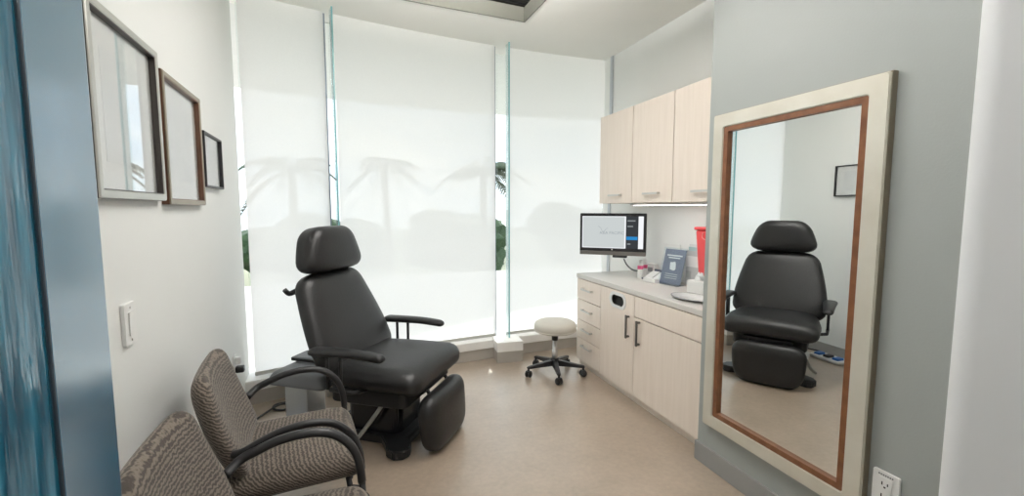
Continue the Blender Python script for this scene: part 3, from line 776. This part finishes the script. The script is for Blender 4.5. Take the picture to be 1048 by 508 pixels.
# card holder with papers
t = thing('card_tray', 'dark desk tray holding small white leaflets beside the white tubes', 'tray', (2.515,3.365,ZK), R(8))
b = nb(); add_box(b, (0,0,.008), (.16,.20,.016), bev=.004); add_box(b, (.07,0,.045), (.012,.20,.08), axis('Y', R(20)), bev=.003); obj('tray', b, 'navy', t)
for k, y in enumerate((-.05,.045)):
    b = nb(); add_box(b, (-.005,y,.034+.004*k), (.12,.085,.014), axis('Y', R(-26)), bev=.001); obj('leaflet', b, 'paper', t)
t = thing('business_card_box', 'low white card box in front of the leaflet tray', 'box', (2.40,3.28,ZK), R(6))
b = nb(); add_box(b, (0,0,.016), (.05,.15,.032), bev=.003); bx = obj('box', b, 'white_plastic', t)
b = nb(); add_box(b, (0,0,.0335), (.035,.13,.003)); obj('card', b, 'paper', bx)
def leaning(name, label, cat, loc, rz, w, h, lean, m, group=None, holder=False, th=.006):
    t = thing(name, label, cat, loc, rz, group)
    rot = axis('Y', R(lean)); c = Vector((0,0,h/2)); 
    b = nb(); add_box(b, rot @ c + Vector((0,0,.004)), (th,w,h), rot, bev=.0012); card = obj('card', b, m, t)
    return t, card, rot, h
def on_card(name, card, rot, y, z, w, h, m, d=-.004, th=.001):
    b = nb(); add_box(b, rot @ Vector((d,y,z)) + Vector((0,0,.004)), (th,w,h), rot); return obj(name, b, m, card)
# white framed notice at the back
t, card, rot, h = leaning('framed_notice', 'white framed notice leaning on the wall behind the slate brochure', 'sign', (2.638,3.33,ZK), R(0), .23, .32, 1.5, 'white_plastic')
on_card('notice_sheet', card, rot, 0, .16, .18, .26, 'artgrey')
for k in range(4): on_card('text_line', card, rot, .0, .19-.03*k, .12, .006, 'light_grey', -.0047)
# slate brochure in an acrylic stand
t, card, rot, h = leaning('brochure_stand', 'slate blue brochure in a clear acrylic stand', 'brochure stand', (2.475,3.13,ZK), R(10), .22, .30, 14, 'slate_card')
b = nb(); add_box(b, rot @ Vector((-.008,0,.155)) + Vector((0,0,.004)), (.003,.245,.315), rot); add_box(b, (-.0,0,.003), (.11,.245,.004)); obj('acrylic_sleeve', b, 'acrylic', t)
on_card('heading', card, rot, 0, .245, .16, .012, 'white_print'); on_card('heading', card, rot, 0, .225, .12, .010, 'white_print')
b = nb(); pts = rrect(.06,.07,.014,3)
add_prism(b, [(x*(1+.18*math.sin(6*math.atan2(y,x))), y*(1+.12*math.cos(5*math.atan2(y,x)))) for x,y in pts], 0, .001, rot=rot @ Matrix(((0,0,-1),(-1,0,0),(0,1,0))), c=rot @ Vector((-.0035,0,.155)) + Vector((0,0,.004)))
obj('emblem', b, 'white_print', card)
for k in range(3): on_card('text_line', card, rot, 0, .085-.018*k, .13, .005, 'light_grey')
# flyers behind and to the right
t, card, rot, h = leaning('flyer', 'grey and white printed flyer between slate brochure and red container', 'flyer', (2.595,2.985,ZK), R(6), .17, .29, 3, M['flyer_grey'], th=.008)
on_card('picture', card, rot, .02, .20, .15, .09, 'artgrey', -.0047); on_card('dark_block', card, rot, .05, .09, .05, .06, 'grey_print', -.0047); on_card('dark_block', card, rot, -.03, .02, .10, .035, 'green_card', -.0047)
t, card, rot, h = leaning('flyer', 'white flyer with a pale teal top leaning on the back wall', 'flyer', (2.64,3.01,ZK), R(0), .18, .34, 1, 'paper')
on_card('teal_band', card, rot, 0, .28, .19, .07, 'teal_card')
# tissue box
t = thing('tissue_box', 'white tissue box under the red container', 'tissue box', (2.44,2.735,ZK), R(10))
b = nb(); add_box(b, (0,0,.048), (.11,.15,.095), bev=.006); obj('box', b, 'white_plastic', t)
b = nb(); 
b2 = bmesh.new(); rings = []
for k in range(6):
    z = .094+.011*k; r = .042-.005*k
    rings.append([b2.verts.new(((r*.5+.012*math.sin(3*a+k))*math.cos(a), (r+.012*math.cos(4*a+2*k))*math.sin(a), z+.012*math.sin(2*a+k))) for a in [2*PI*i/16 for i in range(16)]])
for r0, r1 in zip(rings, rings[1:]):
    for i in range(16): f = b2.faces.new((r0[i],r0[(i+1)%16],r1[(i+1)%16],r1[i])); f.smooth = True
b2.faces.new(rings[-1]); merge(b, b2); obj('tissue', b, 'paper', t)
# red sharps container on the wall
t = thing('sharps_container', 'tall red sharps container hanging over the right end of the counter', 'container', (2.583,2.775,1.03), 0)
b = nb(); add_rbox(b, (0,0,.19), (.13,.20,.37), (.02,.025,.02), f=lambda p: Vector((p.x*(1+.12*p.z/.18), p.y*(1+.15*p.z/.18), p.z))); body = obj('body', b, 'red_plastic', t)
b = nb(); add_rbox(b, (0,0,.385), (.16,.245,.025), .01); obj('lid', b, 'red_plastic', t)
b = nb(); add_tube(b, [(-.075,.02,.355),(-.08,.02,.315),(-.08,-.04,.30),(-.08,-.06,.335),(-.075,-.06,.355)], .004, 6, smooth=3); obj('latch', b, pbr('pale_red', (.85,.30,.28), .4), body)
b = nb(); add_box(b, (.068,0,.06), (.008,.20,.18), bev=.002); obj('wall_bracket', b, 'white_plastic', t)
# shallow plate near the front edge
t = thing('oval_plate', 'shallow white oval plate at the front right of the counter', 'plate', (2.215,2.555,ZK), R(0))
b = nb(); add_lathe(b, [(0,.003),(.085,.002),(.10,.003),(.155,.016),(.157,.019),(.150,.019),(.10,.007),(0,.006)], n=40, rot=Matrix(((.74,0,0),(0,1.1,0),(0,0,1)))); obj('dish', b, pbr('glazed_white', (.74,.74,.73), .15), t)
b = nb(); add_lathe(b, [(.1505,.0192),(.1575,.0185),(.1575,.0205),(.1505,.0205)], n=40, rot=Matrix(((.74,0,0),(0,1.1,0),(0,0,1)))); obj('dark_rim', b, 'grey_plastic', t)

# ------------------------------------------------------------------ leaning / wall mirror
mi = thing('wall_mirror', 'tall mirror in a champagne frame with reddish-brown inner trim', 'mirror', (XR,1.655,1.188), 0)
RM = Matrix(((0,0,-1),(1,0,0),(0,1,0)))          # plate (y,z) facing -x
def rect(w, h): return [(-w/2,-h/2),(w/2,-h/2),(w/2,h/2),(-w/2,h/2)]
W, Hh = .905, 1.82
b = nb(); ring_plate(b, rect(W,Hh), rect(W-.15,Hh-.145), .002, .040, rot=RM)
bmesh.ops.bevel(b, geom=b.edges[:], offset=.004, segments=2, affect='EDGES', clamp_overlap=True); obj('frame', b, 'champagne', mi)
b = nb(); ring_plate(b, rect(W-.15,Hh-.145), rect(W-.205,Hh-.20), .002, .034, rot=RM); obj('inner_trim', b, 'copper_wood', mi)
b = nb(); add_prism(b, rect(W-.203,Hh-.198), .004, .016, rot=RM); obj('mirror_glass', b, 'mirror', mi)
b = nb(); ring_plate(b, rect(W-.0,Hh-.0), rect(W-.02,Hh-.02), .0005, .030, rot=RM)
bmesh.ops.scale(b, vec=(1,1.006,1.003), verts=b.verts[:]); obj('outer_edge', b, 'gold_frame', mi)

# ------------------------------------------------------------------ pictures on the left wall
RL = Matrix(((0,0,1),(-1,0,0),(0,1,0)))          # plate facing +x ; plate x -> -y
def picture(y0, y1, z0, z1, fw_, depth, m, label, side_m=None, art='artgrey'):
    yc = (y0+y1)/2; w = math.hypot(y1-y0, .05*(y1-y0)); h = z1-z0
    t = thing('framed_picture', label, 'picture', (LW(yc)+.001, yc, (z0+z1)/2), LA, 'framed pictures on the left wall')
    b = nb(); ring_plate(b, rect(w,h), rect(w-2*fw_,h-2*fw_), .001, depth, rot=RL)
    bmesh.ops.bevel(b, geom=b.edges[:], offset=.003, segments=1, affect='EDGES', clamp_overlap=True); fr = obj('frame', b, m, t)
    if side_m:
        b = nb(); ring_plate(b, rect(w+.003,h+.003), rect(w-.004,h-.004), .0005, depth-.006, rot=RL); obj('frame_side', b, side_m, fr)
        b = nb(); ring_plate(b, rect(w-2*fw_+.004,h-2*fw_+.004), rect(w-2*fw_-.008,h-2*fw_-.008), .002, depth-.003, rot=RL); obj('frame_lip', b, side_m, fr)
    b = nb(); add_prism(b, rect(w-2*fw_+.002,h-2*fw_+.002), .003, .008, rot=RL); mt = obj('mat_board', b, 'mat', t)
    b = nb(); add_prism(b, rect((w-2*fw_)*.62,(h-2*fw_)*.66), .0082, .0092, rot=RL); obj('print', b, art, mt)
    b = nb(); add_prism(b, rect(w-2*fw_+.001,h-2*fw_+.001), .0135, .0155, rot=RL); obj('glass', b, 'picglass', t)
picture(1.715,2.305,1.607,2.222,.026,.034,'silver_frame','large silver framed picture hanging nearest the blue door', pbr('dark_lip', (.06,.05,.045), .4))
picture(2.352,2.935,1.592,2.170,.022,.034,'gold_frame','walnut-sided framed picture hanging between the other two', 'walnut')
picture(3.00,3.425,1.697,2.015,.012,.030,'black_plastic','small black framed certificate hanging nearest the window')

# ------------------------------------------------------------------ switch, outlets
RL2 = RL
t = thing('light_switch', 'white wall switch plate on the left wall beside the blue door', 'light switch', (LW(1.92)+.0005,1.92,1.165), LA)
b = nb(); add_prism(b, rrect(.095,.150,.006), 0, .012, rot=RL, bev=.003); obj('plate', b, 'white_plastic', t)
b = nb(); add_prism(b, rrect(.042,.085,.003), .0122, .017, rot=RL, bev=.001); obj('rocker', b, 'white_plastic', t)
for z in (.058,-.058):
    b = nb(); add_lathe(b, [(0,0),(.0045,0),(.0035,.002),(0,.002)], (.0122,0,z), 12, axis('Y', PI/2)); obj('screw', b, 'nickel', t)
t = thing('wall_outlet', 'white outlet with a black plug low on the left wall near the window', 'outlet', (LW(3.58)+.0005,3.58,.46), LA)
b = nb(); add_prism(b, rrect(.09,.14,.006), 0, .008, rot=RL, bev=.002); obj('plate', b, 'white_plastic', t)
b = nb(); add_rbox(b, (.035,.0,-.035), (.055,.05,.045), .01); obj('plug', b, 'black_plastic', t, label='black power plug')
b = nb(); add_rbox(b, (.026,.0,.03), (.04,.045,.05), .008); obj('plug', b, 'white_plastic', t, label='white plug adaptor')
t = thing('wall_outlet', 'white duplex outlet low on the wall right of the mirror', 'outlet', (XR-.0005,1.13,.445), 0)
b = nb(); add_prism(b, rrect(.095,.150,.006), 0, .012, rot=RM, bev=.003); obj('plate', b, 'white_plastic', t)
b = nb(); add_prism(b, rrect(.048,.104,.005), .0122, .0155, rot=RM, bev=.001); fc_ = obj('receptacle', b, 'white_plastic', t)
for z in (.028,-.022):
    b = nb()
    add_box(b, (-.0158,.010,z), (.001,.004,.014)); add_box(b, (-.0158,-.010,z), (.001,.004,.011)); add_box(b, (-.0158,0,z-.014), (.001,.007,.006)); obj('socket_slots', b, 'dark_gap', fc_)
b = nb()
for k in range(7): add_box(b, (-.0125, .024-.008*k, .062), (.001,.005,.006))
obj('plate_marking', b, 'grey_plastic', t)

# ------------------------------------------------------------------ added fill panels, out of view overhead and in the corridor
M['lamp_hall'] = emit('corridor_lamp_diffuser', (1.,.965,.91), 3.0)
for x, y, z, wx, wy, mm, lab in ((.70,2.80,ZC-.20,.90,.34,'lamp','hanging ceiling light in the room before the exam chair'),(.75,1.3,ZC-.20,1.24,.34,'lamp_soft','long hanging ceiling light in the room above the doorway'),(.65,-1.3,ZC-.04,1.24,1.24,'lamp_hall','square ceiling light panel out in the corridor')):
    t = thing('ceiling_light', lab, 'ceiling light', (x,y,z), 0, 'ceiling lights')
    b = nb(); ring_plate(b, rect(wx+.04,wy+.04), rect(wx,wy), 0, .034); obj('frame', b, 'white_plastic', t)
    b = nb(); add_box(b, (0,0,.018), (wx-.002,wy-.002,.024)); obj('diffuser', b, mm, t)
    if z < ZC-.1:
        b = nb(); add_box(b, (0,0,.0325), (wx-.02,wy-.02,.003)); obj('uplight', b, 'lamp_up' if mm == 'lamp' else 'lamp_soft', t)
        for sx in (-.4,.4):
            b = nb(); add_tube(b, [(sx,0,.03),(sx,0,ZC-z)], .004, 6); obj('hanging_rod', b, 'nickel', t)

# ------------------------------------------------------------------ sky, sun
w = bpy.data.worlds.new('sky'); bpy.context.scene.world = w; w.use_nodes = True
nt = w.node_tree; nt.nodes.clear(); N = nt.nodes.new; L = nt.links.new
out = N('ShaderNodeOutputWorld'); bg = N('ShaderNodeBackground'); L(bg.outputs[0], out.inputs[0])
tc = N('ShaderNodeTexCoord'); mp = N('ShaderNodeMapping'); mp.inputs['Scale'].default_value = (1.2,1.2,4.5); L(tc.outputs['Generated'], mp.inputs[0])
n = N('ShaderNodeTexNoise'); n.inputs['Scale'].default_value = 2.6; n.inputs['Detail'].default_value = 6; n.inputs['Roughness'].default_value = .6; L(mp.outputs[0], n.inputs[0])
r = N('ShaderNodeValToRGB'); r.color_ramp.elements[0].position = .40; r.color_ramp.elements[1].position = .62
r.color_ramp.elements[0].color = (.66,.76,.88,1); r.color_ramp.elements[1].color = (1.,1.,.99,1); L(n.outputs['Fac'], r.inputs[0])
L(r.outputs[0], bg.inputs[0]); bg.inputs[1].default_value = 1.62
sun = bpy.data.lights.new('sun', 'SUN'); sun.energy = 2.4; sun.angle = R(.6); sun.color = (1,.96,.9)
so = bpy.data.objects.new('sun', sun); C.objects.link(so)
d = Vector((-.42,-.90,-.765)).normalized(); so.rotation_euler = d.to_track_quat('-Z','Y').to_euler(); so.location = (3,9,8)

# ------------------------------------------------------------------ camera
cam = bpy.data.cameras.new('camera'); cam.sensor_width = 36; cam.sensor_fit = 'HORIZONTAL'; cam.lens = 36*458/1048; cam.clip_start = .02; cam.clip_end = 500
co = bpy.data.objects.new('camera', cam); C.objects.link(co); co.location = (0,0,1.575)
co.rotation_euler = (R(90-5.1), 0, R(-18.75)); bpy.context.scene.camera = co

# ------------------------------------------------------------------ to metres
done = set()
for o in bpy.data.objects:
    o.location = o.location*S
    if o.type == 'MESH' and o.data.name not in done:
        done.add(o.data.name); o.data.transform(Matrix.Scale(S, 4))

vs = bpy.context.scene.view_settings
vs.view_transform = 'Standard'; vs.look = 'None'; vs.gamma = 1; vs.use_curve_mapping = False; vs.exposure = 0.64
